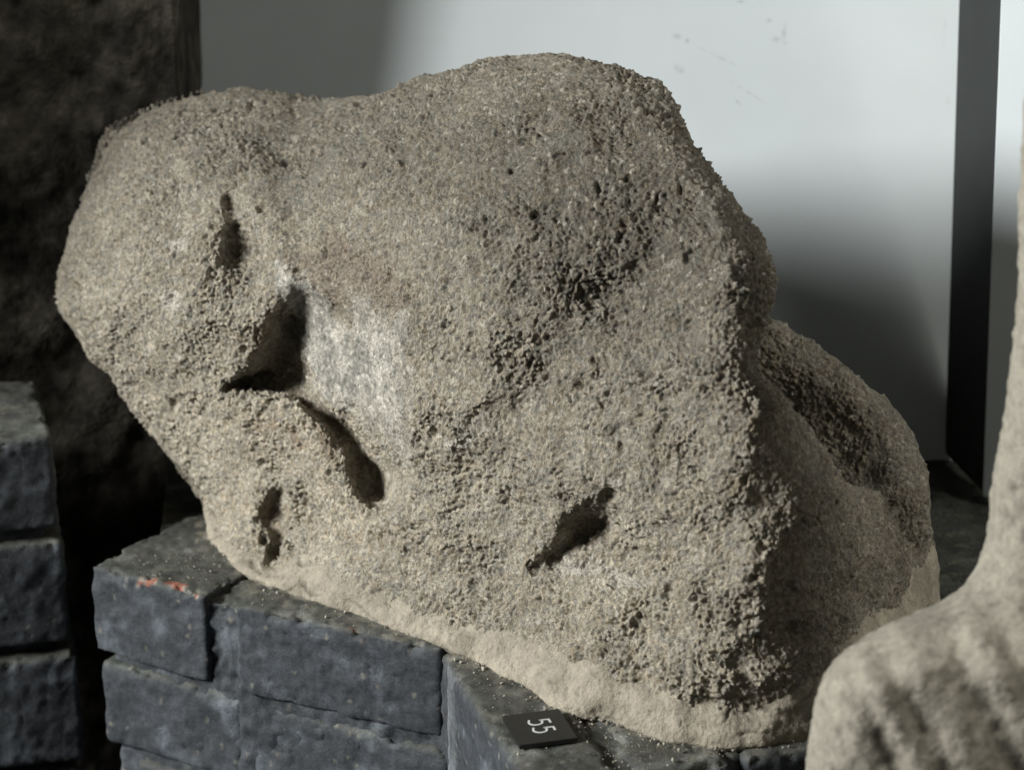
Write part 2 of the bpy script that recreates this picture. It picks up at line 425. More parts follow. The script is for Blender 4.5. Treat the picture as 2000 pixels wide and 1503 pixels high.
# ------------------------------------------------------------------ brick stack on the left
stack = empty('brick_stack', (-.48, .42, -.2)); tag(stack, 'stack of dark painted bricks at the left edge, higher than the ledge', 'brick stack')
zt = .095; f2 = g0(104, 851, zt); dirf = np.array([-.962, -.27]); dirb = np.array([-.27, .962])
hs, zz = [.083, .094, .10, .10], zt
for k, h in enumerate(hs):
    o = np.array([(0, 0), (.004, -.002), (.010, -.006), (.004, 0)][k])
    a = f2 + o + dirf * .22; b = f2 + o
    poly_prism('brick', [tuple(a), tuple(b), tuple(b + dirb * .15), tuple(a + dirb * .15)], zz - h, zz, M_paint, stack, .003, .0055, .0022, 111 + k)
    zz -= h + .010
poly_prism('mortar_core', [tuple(f2 + dirf * .21 + dirb * .012), tuple(f2 + dirf * .012 + dirb * .012), tuple(f2 + dirf * .012 + dirb * .14), tuple(f2 + dirf * .21 + dirb * .14)],
           -.40, zt - .01, M_paint, stack, .006, .003, .002, 121)

# ------------------------------------------------------------------ boards behind
def rounded_board(name, w, h, th, rad, mat):
    bm = bmesh.new(); pts = []
    for cx, cy, a0 in ((w - rad, rad, -90), (w - rad, h - rad, 0), (rad, h - rad, 90), (rad, rad, 180)):
        for k in range(9):
            a = R(a0 + k * 90 / 8); pts.append((cx + rad * math.cos(a), 0, cy + rad * math.sin(a)))
    fr = [bm.verts.new(p) for p in pts]; bk = [bm.verts.new((p[0], th, p[2])) for p in pts]
    f = bm.faces.new(fr); bm.faces.new(bk[::-1]); n = len(pts)
    for i in range(n): bm.faces.new((fr[i], bk[i], bk[(i + 1) % n], fr[(i + 1) % n]))
    bmesh.ops.recalc_face_normals(bm, faces=bm.faces)
    me = bpy.data.meshes.new(name); bm.to_mesh(me); bm.free(); me.materials.append(mat)
    o = bpy.data.objects.new(name, me); COL.objects.link(o); return o
def board_material(name, marks):
    m, nt, b = nodemat(name, .5, .3)
    tc = N(nt, 'ShaderNodeTexCoord'); src = N(nt, 'ShaderNodeRGB'); src.outputs[0].default_value = (.58, .635, .660, 1); s = src.outputs[0]
    n1 = N(nt, 'ShaderNodeTexNoise', i_Scale=9, i_Detail=3); nt.links.new(tc.outputs['Object'], n1.inputs['Vector'])
    s = vary(nt, s, n1.outputs['Fac'], .96, 1.03)
    fn = N(nt, 'ShaderNodeTexNoise', i_Scale=180, i_Detail=4); nt.links.new(tc.outputs['Object'], fn.inputs['Vector'])
    tot = None
    for x, z, rx, rz, rot in marks:                       # pencil-like scuffs on the laminate
        mp = N(nt, 'ShaderNodeMapping', vector_type='TEXTURE'); mp.inputs['Location'].default_value = (x, 0, z)
        mp.inputs['Rotation'].default_value = (0, R(rot), 0); mp.inputs['Scale'].default_value = (rx, 1, rz)
        nt.links.new(tc.outputs['Object'], mp.inputs['Vector'])
        ln = N(nt, 'ShaderNodeVectorMath', operation='LENGTH'); nt.links.new(mp.outputs[0], ln.inputs[0])
        mr = N(nt, 'ShaderNodeMapRange'); nt.links.new(ln.outputs['Value'], mr.inputs[0])
        mr.inputs[1].default_value = 1; mr.inputs[2].default_value = .1; mr.inputs[3].default_value = 0; mr.inputs[4].default_value = 1
        if tot is None: tot = mr.outputs[0]
        else:
            mx = N(nt, 'ShaderNodeMath', operation='MAXIMUM'); nt.links.new(tot, mx.inputs[0]); nt.links.new(mr.outputs[0], mx.inputs[1]); tot = mx.outputs[0]
    if tot is not None:
        th = N(nt, 'ShaderNodeMapRange'); nt.links.new(fn.outputs['Fac'], th.inputs[0]); th.inputs[1].default_value = .40; th.inputs[2].default_value = .62
        mu = N(nt, 'ShaderNodeMath', operation='MULTIPLY'); nt.links.new(tot, mu.inputs[0]); nt.links.new(th.outputs[0], mu.inputs[1])
        mm = N(nt, 'ShaderNodeMath', operation='MULTIPLY'); nt.links.new(mu.outputs[0], mm.inputs[0]); mm.inputs[1].default_value = .5
        mx = N(nt, 'ShaderNodeMix', data_type='RGBA'); nt.links.new(mm.outputs[0], mx.inputs[0]); nt.links.new(s, mx.inputs[6])
        mx.inputs[7].default_value = (.16, .18, .19, 1); s = mx.outputs[2]
    nt.links.new(s, b.inputs['Base Color'])
    f2n = N(nt, 'ShaderNodeTexNoise', i_Scale=1400, i_Detail=2); nt.links.new(tc.outputs['Object'], f2n.inputs['Vector'])
    bump(nt, b, f2n.outputs['Fac'], .00006)
    return m
BY = .555; LEAN = R(9)
br = at_depth(1880, 921, BY)
BW, BH = .722, .80
brot = Matrix.Rotation(R(-11), 4, 'Z') @ Matrix.Rotation(-LEAN, 4, 'X') @ Matrix.Rotation(R(-1.3), 4, 'Y')
bloc = Vector(br) - brot @ Vector((BW, 0, 0))
bm_w = Matrix.Translation(bloc) @ brot
bm_inv = np.array(bm_w.inverted())
def board_local(px, py):
    """where the sight line of a picture point meets the board's front"""
    c = np.array([0, YC, H, 1.]); p = np.r_[at_depth(px, py, .6), 1.]
    a = bm_inv @ c; q = bm_inv @ p; t = -a[1] / (q[1] - a[1]); w = a + (q - a) * t; return w[0], w[2]
marks = []
for px, py, rx, rz, rot in ((1322, 72, .006, .004, 0), (1342, 80, .003, .003, 0), (1518, 78, .012, .0035, 20), (1532, 62, .0030, .009, 5), (1325, 135, .008, .0035, 28),
                            (1441, 200, .006, .0012, 45), (1845, 60, .0014, .013, 0), (1845, 85, .0022, .007, 0), (1851, 195, .0012, .008, -12), (1500, 40, .004, .003, 0),
                            (1445, 3, .010, .002, 15), (1400, 110, .03, .001, 24), (1460, 180, .03, .0009, 30)):
    x, z = board_local(px, py); marks.append((x, z, rx, rz, rot))
board = rounded_board('white_board', BW, BH, .012, .016, board_material('white_laminate_board', marks)); board.matrix_world = bm_w
tag(board, 'large white board with rounded corner leaning behind the stone', 'board')
bv = board.modifiers.new('bevel', 'BEVEL'); bv.width = .0015; bv.segments = 2; bv.limit_method = 'ANGLE'

# narrow dark strip beside it standing in for shade, and the white panel at the right edge
def slab(name, a, b, z0, z1, th, mat, lean=0):
    a = np.array(a); b = np.array(b); d = (b - a) / np.linalg.norm(b - a); n = np.array([-d[1], d[0]])
    P = []
    for z in (z0, z1):
        for q in (a, b, b + n * th, a + n * th): P.append((q[0] + lean * (z - z0), q[1], z))
    o = new_mesh_obj(name, P, [(0, 1, 5, 4), (1, 2, 6, 5), (2, 3, 7, 6), (3, 0, 4, 7), (4, 5, 6, 7), (3, 2, 1, 0)], mat)
    bm = bmesh.new(); bm.from_mesh(o.data); bmesh.ops.recalc_face_normals(bm, faces=bm.faces); bm.to_mesh(o.data); bm.free()
    bv = o.modifiers.new('bevel', 'BEVEL'); bv.width = .0012; bv.segments = 2; return o
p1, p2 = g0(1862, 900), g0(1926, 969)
gp = slab('shade_strip', p1 + np.array([-.005, .02]), p2, 0.0005, .85, .01, M_shade, -.028)
tag(gp, 'narrow dark strip painted in place of shade between the white board and right edge', 'panel')
M_panel = board_material('white_laminate_panel', [])
wp = slab('display_board', p2 + np.array([-.004, -.002]), p2 + np.array([.30, -.16]), .0005, .85, .01, M_panel, -.028)
tag(wp, 'white panel at the right edge behind the pale carved stone', 'panel')

# ------------------------------------------------------------------ the weathered stone
stone = empty('stone_sculpture', (0, .25, 0))
tag(stone, 'large weathered grey stone sculpture fragment with hollows, filling the middle', 'sculpture')
OUT_A = [(402, 1000), (350, 925), (300, 858), (250, 790), (212, 737), (180, 712), (168, 688), (140, 650), (112, 612), (106, 580), (112, 535), (124, 480), (138, 430), (163, 365),
         (192, 300), (200, 262), (225, 240), (275, 212), (330, 190), (390, 177), (450, 171), (510, 171), (555, 176), (590, 187), (640, 192), (690, 187), (740, 180),
         (780, 168), (815, 150), (850, 143), (900, 128), (950, 115), (1000, 105), (1070, 99), (1120, 107), (1180, 121), (1240, 140), (1290, 156), (1312, 175), (1325, 212),
         (1340, 252), (1365, 300), (1400, 342), (1440, 388), (1468, 430), (1492, 460), (1508, 495), (1519, 530), (1522, 565), (1514, 605), (1502, 640), (1490, 672), (1478, 705),
         (1492, 732), (1530, 768), (1562, 806), (1592, 836), (1616, 872), (1632, 905), (1650, 935), (1690, 948), (1745, 955), (1795, 975), (1822, 1015), (1828, 1080), (1831, 1130),
         (1833, 1200), (1835, 1280), (1800, 1340), (1700, 1480), (1560, 1560), (1400, 1540), (1200, 1500), (1000, 1430), (820, 1330), (640, 1250), (480, 1180), (420, 1100), (404, 1050)]
UPB = [(395, 985), (450, 1058), (500, 1086), (530, 1096), (560, 1082), (640, 1092), (700, 1130), (780, 1172), (850, 1197), (950, 1217), (1050, 1246), (1130, 1274), (1200, 1312), (1290, 1342), (1350, 1352),
       (1450, 1372), (1500, 1355), (1590, 1312), (1680, 1225), (1755, 1166), (1795, 1120), (1840, 1085)]
ctrl = []
for x, y in LOWB: ctrl.append((x, y, at_height(x, y, 0)[1]))
def row(py, *pairs):
    for x, Y in pairs: ctrl.append((x, py, Y))
row(1560, (480, .33), (900, .13), (1240, .0), (1560, .0))
row(1200, (1420, .026), (1500, .019), (1600, .048), (1700, .117), (1240, .055), (1000, .13))
row(1080, (1420, .034), (1500, .026), (1600, .054), (1700, .113), (1800, .20), (1240, .068), (1000, .14), (720, .232), (560, .30))
row(950, (400, .385), (520, .325), (720, .238), (860, .19), (1000, .145), (1240, .075), (1420, .034), (1490, .028), (1570, .046), (1640, .088), (1700, .17), (1800, .24))
row(800, (260, .43), (400, .37), (560, .31), (700, .252), (800, .198), (1000, .15), (1240, .09), (1400, .055), (1480, .046), (1560, .085), (1650, .16))
row(600, (115, .475), (200, .425), (330, .375), (500, .325), (640, .283), (800, .222), (1000, .162), (1200, .132), (1400, .098), (1500, .095))
row(400, (155, .50), (240, .452), (380, .40), (550, .355), (700, .305), (850, .255), (1000, .203), (1150, .178), (1300, .158), (1430, .150))
row(250, (215, .53), (330, .482), (500, .435), (680, .39), (850, .315), (1000, .256), (1150, .228), (1290, .210))
row(150, (400, .53), (600, .50), (800, .385), (950, .325), (1100, .288), (1270, .262))

GS = 3.0
gx = np.arange(80, 1850 + GS, GS); gy = np.arange(80, 1570 + GS, GS)
GX, GY = np.meshgrid(gx, gy)
Ybase = tps(ctrl, GX, GY)
sdA = poly_sd(GX, GY, smooth_poly(OUT_A, 1))

HOLE1 = [(528, 578), (548, 588), (563, 602), (577, 652), (588, 708), (614, 738), (618, 752), (596, 762), (556, 760), (505, 757), (440, 757), (462, 728), (480, 708), (508, 668), (520, 632), (519, 600)]
HOLE2 = [(673, 800), (688, 803), (706, 814), (733, 860), (770, 892), (790, 920), (782, 955), (762, 986), (728, 991), (702, 974), (694, 945), (684, 910), (664, 868), (640, 832), (655, 818)]
GROOVE = [(560, 760), (610, 752), (650, 800), (690, 850), (720, 900), (705, 935), (680, 900), (650, 850), (600, 808)]
HOLE3 = [(524, 985), (540, 962), (558, 985), (570, 1040), (556, 1058), (540, 1070), (528, 1100), (518, 1098), (524, 1060), (514, 1030)]
HOLE4 = [(440, 455), (470, 438), (498, 455), (505, 490), (492, 508), (462, 516), (440, 500)]
HOLE4b = [(436, 385), (452, 378), (468, 398), (462, 425), (445, 430)]
HOLE5 = [(1031, 1113), (1057, 1073), (1096, 1029), (1143, 985), (1180, 957), (1203, 966), (1193, 990), (1206, 1011), (1203, 1038), (1187, 1052), (1143, 1074), (1096, 1103), (1057, 1116)]
WHITE = [(533, 517), (560, 525), (578, 531), (600, 551), (612, 580), (624, 582), (645, 609), (668, 622), (678, 640), (687, 637), (682, 592), (686, 576), (702, 583), (722, 596), (738, 614), (752, 618),
         (766, 637), (778, 604), (786, 640), (789, 719), (798, 789), (800, 859), (796, 922), (766, 882), (719, 845), (706, 812), (673, 802), (640, 780), (620, 752), (598, 710), (581, 645), (563, 592), (545, 560)]
BROWN = [(560, 500), (640, 462), (720, 480), (780, 540), (795, 612), (760, 630), (738, 610), (700, 580), (684, 590), (684, 634), (660, 625), (620, 582), (580, 535)]
def ss_in(poly, w0, w1, px=None, py=None):
    return sstep(w0, w1, poly_sd(GX if px is None else px, GY if py is None else py, poly))
carve = np.zeros_like(Ybase)
Q0 = np.stack([GX * .0004, GY * .0004, GX * 0], -1).reshape(-1, 3)
rim_n = 26 * fbm(Q0, .020, 4, 291, .6).reshape(GX.shape)
# the broken facet right of the upper hollow falls away to the left, ending at a crease
sdW = poly_sd(GX, GY, smooth_poly(WHITE, 1))
FAC = [(526, 560), (560, 520), (640, 540), (790, 590), (803, 860), (800, 935), (786, 968), (762, 992), (725, 994), (698, 970), (688, 922), (668, 880), (636, 836), (598, 798), (556, 768), (436, 759), (480, 704), (508, 664), (517, 620)]
sdFc = poly_sd(GX, GY, FAC) + .35 * rim_n
edge_w = 9 + 60 * sstep(600, 560, GX) * sstep(740, 715, GY) + 50 * sstep(560, 640, GX) * sstep(720, 600, GY) + 40 * sstep(640, 540, GY)
carve += sstep(0, 1, (sdFc + 2) / edge_w) * (.042 * np.clip((806 - GX) / 230, 0, 1) ** 1.1 + .010 * sstep(640, 540, GX)) * sstep(510, 640, GY)
carve += .0025 * sstep(-4, 6, sdW) * sstep(540, 620, GX)
sd1 = poly_sd(GX, GY, smooth_poly(HOLE1, 1)) + .6 * rim_n; carve += .020 * sstep(-16, 56, sd1)
sd2 = poly_sd(GX, GY, smooth_poly(HOLE2, 1)) + .6 * rim_n; carve += sstep(-24, 46, sd2) * .026 + .016 * blob(GX, GY, 740, 930, 70, 42, 60) + .014 * blob(GX, GY, 652, 826, 75, 26, 46)
carve += .006 * sstep(-6, 28, poly_sd(GX, GY, smooth_poly(GROOVE, 2)))
sd3 = poly_sd(GX, GY, HOLE3) + rim_n * .8; carve += .025 * sstep(-26, 18, sd3)
sd4 = poly_sd(GX, GY, smooth_poly(HOLE4, 1)) + rim_n * .8; carve += .015 * sstep(-26, 20, sd4)
carve += .010 * sstep(-10, 10, poly_sd(GX, GY, smooth_poly(HOLE4b, 1)))
carve += .014 * blob(GX, GY, 482, 530, 34, 60, -20) + .006 * blob(GX, GY, 470, 430, 26, 60, -15)
sd5 = poly_sd(GX, GY, smooth_poly(HOLE5, 1)) + .55 * rim_n; carve += .037 * sstep(-14, 38, sd5) * (.45 + .55 * sstep(1040, 1180, GX))
carve += .020 * ss_in([(1045, 1105), (1180, 985), (1215, 1000), (1255, 1070), (1275, 1140), (1190, 1165), (1080, 1150)], -25, 60)
carve += .015 * blob(GX, GY, 1168, 572, 38, 26, 10) + .008 * blob(GX, GY, 1200, 615, 60, 55, 40)
carve += .010 * blob(GX, GY, 1070, 715, 50, 38, -10) + .006 * blob(GX, GY, 1040, 780, 40, 40)
carve += .006 * blob(GX, GY, 1150, 225, 90, 30, 35) + .006 * blob(GX, GY, 1250, 270, 70, 25, 45)
carve += .006 * blob(GX, GY, 1105, 320, 45, 25, -10)
carve += .008 * blob(GX, GY, 605, 950, 25, 60, 10) + .006 * blob(GX, GY, 560, 900, 40, 30)
carve += .006 * blob(GX, GY, 1370, 890, 40, 18, 10) + .008 * blob(GX, GY, 1190, 1262, 26, 22)
carve -= .008 * blob(GX, GY, 1405, 430, 60, 40, 60)
carve -= .010 * blob(GX, GY, 1420, 560, 60, 80) + .007 * blob(GX, GY, 900, 380, 90, 120) + .006 * blob(GX, GY, 340, 620, 120, 130)
carve -= .007 * blob(GX, GY, 480, 850, 80, 60, 30) + .006 * blob(GX, GY, 640, 900, 40, 70, 10)
carve -= .010 * blob(GX, GY, 1440, 1330, 90, 26, 5)
carve -= .006 * blob(GX, GY, 1180, 500, 100, 40, 10)
carve += -.009 * blob(GX, GY, 1462, 815, 60, 65) + .009 * blob(GX, GY, 1505, 965, 55, 60) - .009 * blob(GX, GY, 1470, 1120, 60, 80) + .007 * blob(GX, GY, 1520, 1240, 45, 50)
carve += .020 * blob(GX, GY, 590, 340, 75, 190, -12) - .014 * blob(GX, GY, 330, 470, 130, 210, 10) - .004 * blob(GX, GY, 880, 520, 120, 300, 0)
carve -= .010 * blob(GX, GY, 1400, 540, 90, 110) + .013 * blob(GX, GY, 1360, 715, 130, 45, -5) - .010 * blob(GX, GY, 1340, 1000, 170, 190)
carve += .003 * blob(GX, GY, 1190, 330, 120, 45, 35) + .010 * blob(GX, GY, 980, 1010, 70, 200, -15)
carve -= .009 * (blob(GX, GY, 893, 866, 34, 8, 36)) - .005 * blob(GX, GY, 905, 890, 34, 9, 40)
Q0 = np.stack([GX * .0004, GY * .0004, GX * 0], -1).reshape(-1, 3)
wob = (.0050 * fbm(Q0, .11, 2, 301) + .0055 * fbm(Q0, .035, 2, 311)).reshape(GX.shape) * (1 - .7 * sstep(-10, 10, sdW))
foot = np.interp(GX, [p[0] for p in LOWB], [p[1] for p in LOWB])
tuck = np.clip(GY - foot - 6, 0, None) * .0016            # below the ledge top the foot draws in
Yfront = Ybase + carve + wob + tuck

def shell(Yf, sd, rad, depth, back_lim=None, name='shell'):
    """close a relief into a solid: rounded rim, rear face set back"""
    ins = sd > 0
    d = np.clip(sd, 0, None) * .00040                            # pixels -> about metres
    rr = np.clip(1 - d / rad, 0, 1)
    rim = rad * (1 - np.sqrt(np.clip(1 - rr * rr, 0, 1)))
    yf = Yf + rim * 1.0
    edge = Yf + rad
    yb = edge + depth * np.sqrt(np.clip(1 - np.clip(1 - d / (depth * 1.0), 0, 1) ** 2, 0, 1)) * .9
    if back_lim is not None: yb = np.minimum(yb, np.maximum(back_lim, yf + .004))
    yb = np.maximum(yb, yf + .0005)
    idx = -np.ones(GX.shape, int); idx[ins] = np.arange(ins.sum()); n = ins.sum()
    Pf = at_depth(GX[ins], GY[ins], yf[ins]); Pb = at_depth(GX[ins], GY[ins], yb[ins])
    q = ins[:-1, :-1] & ins[1:, :-1] & ins[:-1, 1:] & ins[1:, 1:]
    a, b, c, e = idx[:-1, :-1][q], idx[:-1, 1:][q], idx[1:, 1:][q], idx[1:, :-1][q]
    ff = np.stack([a, e, c, b], 1); fb = np.stack([a, b, c, e], 1) + n
    # rim strip
    ed = np.concatenate([ff[:, [0, 1]], ff[:, [1, 2]], ff[:, [2, 3]], ff[:, [3, 0]]])
    key = ed[:, 0].astype(np.int64) * n + ed[:, 1]; rev = ed[:, 1].astype(np.int64) * n + ed[:, 0]
    bd = ed[~np.isin(key, rev)]
    fs = np.stack([bd[:, 1], bd[:, 0], bd[:, 0] + n, bd[:, 1] + n], 1)
    return new_mesh_obj(name, np.r_[Pf, Pb], np.r_[ff, fb, fs])
# rim radius is small on the low right flank (a flat side), larger round the top
radA = .028 + .024 * sstep(700, 250, GY) * sstep(1150, 800, GX) - .010 * sstep(900, 1100, GY) - .006 * sstep(1100, 1300, GX)
BACK = .46 + .20 * sstep(1600, 300, GX)
BACK = np.minimum(BACK, .545 + .0 * GX)
sA = shell(Yfront, sdA, radA, .16, BACK)

OUT_B = [(1260, 700), (1400, 650), (1505, 612), (1560, 648), (1620, 688), (1680, 733), (1740, 783), (1782, 830), (1802, 870), (1814, 920), (1820, 970), (1826, 1050), (1780, 1120), (1640, 1060), (1480, 1000), (1300, 900)]
YB = .232 - .045 * sstep(800, 980, GY) + .00009 * (1650 - GX)
YB = YB - .010 * blob(GX, GY, 1730, 850, 50, 110, -35)
sdB = poly_sd(GX, GY, smooth_poly(OUT_B, 2))
sB = shell(YB, sdB, .035, .13, np.full_like(GX, .50))
body = remesh([sA, sB], 'stone_body', .0019, M_stone, None)
body, hang = refine(body, M_stone)

# ---- grain, pits and colour on the even skin
P = get_co(body.data); Nn = get_no(body.data)
px, py = to_pix(P); facing = (P[:, 1] < .50)
coarse = np.clip(.86 + .12 * blob(px, py, 1230, 430, 330, 330) + .12 * blob(px, py, 1450, 900, 170, 380) + .4 * blob(px, py, 1400, 1300, 160, 70)
                 + .05 * blob(px, py, 1000, 720, 150, 200) + .35 * blob(px, py, 560, 900, 150, 110) - .25 * blob(px, py, 620, 330, 260, 150)
                 - .3 * sstep(1530, 1600, px), .25, 1.5)
white = sstep(-7, 7, poly_sd(px, py, smooth_poly(WHITE, 1)) + 30 * fbm(P, .016, 5, 401, .6) + 3) * sstep(.40, .38, P[:, 1])
holes = np.maximum.reduce([sstep(0, 12, poly_sd(px, py, smooth_poly(h, 1))) for h in (HOLE1, HOLE2, HOLE5)])
holes = np.maximum(holes, .8 * sstep(-2, 15, poly_sd(px, py, smooth_poly(GROOVE, 1))))
white = white * (.52 + .48 * sstep(-6, 52, poly_sd(px, py, smooth_poly(WHITE, 1)) + 34 * fbm(P, .014, 4, 405, .6) + 60 * sstep(700, 560, px)))
smooth = np.clip(1 - .70 * white - .5 * holes * .55, .15, 1)
big = fbm(P, .030, 3, 411)
warp = np.stack([vnoise(P, .005, 1), vnoise(P, .005, 2), vnoise(P, .005, 3)], -1)
w1, v1 = worley(P + .0020 * warp, .0085, 421)
w2, v2 = worley(P + .0020 * warp, .0038, 431)
grain1 = sstep(.62, .10, w1) * np.clip(v1 * 1.8 - .8, 0, 1)
grain2 = sstep(.72, .10, w2) * (.15 + .85 * v2)
w4, v4 = worley(P + .004 * warp, .017, 435)
chunk = sstep(.50, .25, w4) * np.clip(v4 * 3 - 2, 0, 1) * sstep(-.2, .4, fbm(P, .07, 2, 437))
fine = vnoise(P, .0026, 441)
mid = fbm(P, .012, 2, 445)
billow = np.abs(vnoise(P + .5 * .002 * warp, .0062, 447)) + .5 * np.abs(vnoise(P, .0031, 448)) - .35
w3, v3 = worley(P + .003 * warp, .024, 451)
pit = sstep(.05 + .24 * v3, .03 + .08 * v3, w3) * (v3 > .62) * (.6 + v3)
patchy = .44 + .68 * sstep(-.45, .45, fbm(P, .055, 3, 461))
d = smooth * coarse * patchy * (.0022 * grain1 + .0021 * grain2 + .0022 * fine + .0024 * mid + .0040 * billow + .0040 * chunk) + smooth * .0030 * big - smooth * .0028 * pit
d += (1 - smooth) * (.0010 * fbm(P, .006, 3, 471) + .0012 * fbm(P, .02, 2, 475)) - .0018 * smooth
P3 = P + Nn * d[:, None]
P3[hang[0]] = (P3[hang[1]] + P3[hang[2]]) / 2
set_co(body.data, P3)

base = np.array([.372, .340, .277]) * np.ones((len(P), 1))
t1 = fbm(P, .06, 3, 501)[:, None]; t2 = fbm(P, .018, 3, 511)[:, None]; t3 = vnoise(P, .0045, 521)[:, None]
base = base * (1 + .14 * t1 + .12 * t2 + .18 * t3) * (1 + .52 * (v2[:, None] - .5) + np.array([.08, .0, -.12]) * (rnd(mixh((v2 * 9999).astype(U32)))[:, None] - .5))
# patina plus painted-in light falloff: head, top and right flank darkened
patina_shade = np.clip(.95 * blob(px, py, 1220, 410, 370, 330) + .55 * blob(px, py, 560, 250, 420, 130) + .45 * sstep(1510, 1600, px) + .30 * t2[:, 0] * blob(px, py, 1180, 500, 400, 400), 0, 1)
base = base * (1 - .50 * patina_shade[:, None]) * (1 - .10 * sstep(700, 200, py))[:, None] 
# warm stone low left and along the foot, brightened to paint in window light
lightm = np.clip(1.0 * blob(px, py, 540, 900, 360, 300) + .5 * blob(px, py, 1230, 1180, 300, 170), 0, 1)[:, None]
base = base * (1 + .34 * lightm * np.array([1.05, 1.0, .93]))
brn = .62 * (sstep(-22, 22, poly_sd(px, py, smooth_poly(BROWN, 1)) + 34 * t2[:, 0] + 12 * t3[:, 0]) * (1 - white))[:, None]
base = base * (1 - brn) + brn * np.array([.27, .222, .178]) * (1 + .25 * t3)
# rusty spots
for cx, cy, rx, ry, c in ((560, 840, 70, 40, (.24, .17, .11)), (620, 880, 60, 50, (.24, .175, .12)), (700, 1050, 40, 20, (.33, .25, .14)), (1450, 960, 70, 26, (.28, .20, .10)), (520, 660, 50, 40, (.25, .19, .13)),
                          (1180, 1270, 50, 20, (.28, .2, .12)), (1480, 800, 40, 60, (.25, .19, .12)), (300, 545, 16, 12, (.16, .11, .07)), (1400, 1180, 90, 60, (.23, .20, .15))):
    k = (blob(px, py, cx, cy, rx, ry) * sstep(-.2, .5, t2[:, 0] + .3 * t3[:, 0]))[:, None] * .55
    base = base * (1 - k) + np.array(c) * k
# grey-green film
k = (sstep(.15, .6, fbm(P, .04, 3, 531)))[:, None] * .28
base = base * (1 - k) + np.array([.255, .255, .22]) * (1 + .2 * t3) * k
# fresh broken face, mottled white and grey
wm = sstep(-.5, .6, .8 * fbm(P, .022, 5, 541, .7) + .6 * fbm(P, .004, 2, 551))[:, None]
wc = (np.array([.66, .63, .555]) * wm + np.array([.31, .302, .27]) * (1 - wm)) * (1 + .25 * t3)
base = base * (1 - white[:, None]) + wc * white[:, None]
# white scale below the right hollow, pale chips
for cx, cy, rx, ry in ((1235, 1135, 38, 12), (1205, 1120, 20, 14), (1130, 1110, 60, 18), (345, 478, 22, 14), (895, 868, 32, 12), (1195, 945, 12, 14), (330, 590, 25, 25)):
    k = (sstep(.35, .7, blob(px, py, cx, cy, rx, ry) + .35 * t3[:, 0] + .25 * t2[:, 0]) * (py > 0))[:, None] * .75
    base = base * (1 - k) + np.array([.60, .57, .50]) * k
spk = ((v2 > .93) & (w2 < .5))[:, None] * .5 * (1 - white[:, None]); base = base * (1 - spk) + np.array([.55, .52, .45]) * spk
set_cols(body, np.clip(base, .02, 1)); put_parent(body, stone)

# ---- mortar bed round its foot
sd_up = poly_sd(GX, GY, UPB + [(1840, 1640), (300, 1640), (300, 985)])
flare = .020 * sstep(60, 0, foot - GY) 
wobm = (.004 * fbm(Q0, .05, 3, 601) + .0015 * fbm(Q0, .015, 2, 611)).reshape(GX.shape)
YM = Yfront + .5 * wobm - np.clip((sd_up - 18 + 16 * wobm / .004) * .00026, -.03, .0036) - flare * .2
outM = [(396, 975), (404, 1050), (424, 1110), (480, 1180), (640, 1250), (820, 1330), (1000, 1430), (1200, 1500), (1400, 1540), (1560, 1560), (1700, 1480), (1838, 1340), (1836, 1040), (1780, 1090), (1700, 1170),
        (1590, 1280), (1500, 1320), (1290, 1310), (1100, 1230), (950, 1180), (800, 1140), (700, 1095), (600, 1055), (500, 1050), (440, 1020)]
sM = shell(YM, poly_sd(GX, GY, smooth_poly(outM, 1)), .004, .06, None)
bed = remesh([sM], 'mortar_bed', .0016, M_mortar, None)
P = get_co(bed.data); Nn = get_no(bed.data); px, py = to_pix(P)
wv, vv = worley(P, .010, 621)
wp_ = P + .010 * np.stack([vnoise(P, .03, 681), vnoise(P, .03, 682), vnoise(P, .03, 683)], -1)
crack = sstep(.030, .008, np.abs(vnoise(wp_ * np.array([.5, .5, 1.8]), .045, 685))) * sstep(-.05, .2, vnoise(P, .05, 687))
tool = vnoise(P * np.array([.35, .35, 2.2]), .018, 631)
set_co(bed.data, P + Nn * (.0013 * fbm(P, .02, 4, 641) + .0007 * fbm(P, .006, 2, 645) + .0012 * tool - .0018 * crack - .0020 * sstep(.22, .1, wv) * (vv > .8) + .0005 * vnoise(P, .003, 651))[:, None])
mc = np.array([.300, .272, .220]) * (1 + .16 * fbm(P, .05, 3, 661) + .16 * fbm(P, .010, 3, 671))[:, None]
mc = mc * (1 - .35 * crack[:, None]) * (1 + .16 * vnoise(P, .004, 691))[:, None] * (1 - .22 * sstep(.1, .6, fbm(P, .03, 3, 693)))[:, None]
set_cols(bed, np.clip(mc, .02, 1)); put_parent(bed, stone)
bed['label'] = 'smooth beige mortar bed round the foot of the stone'

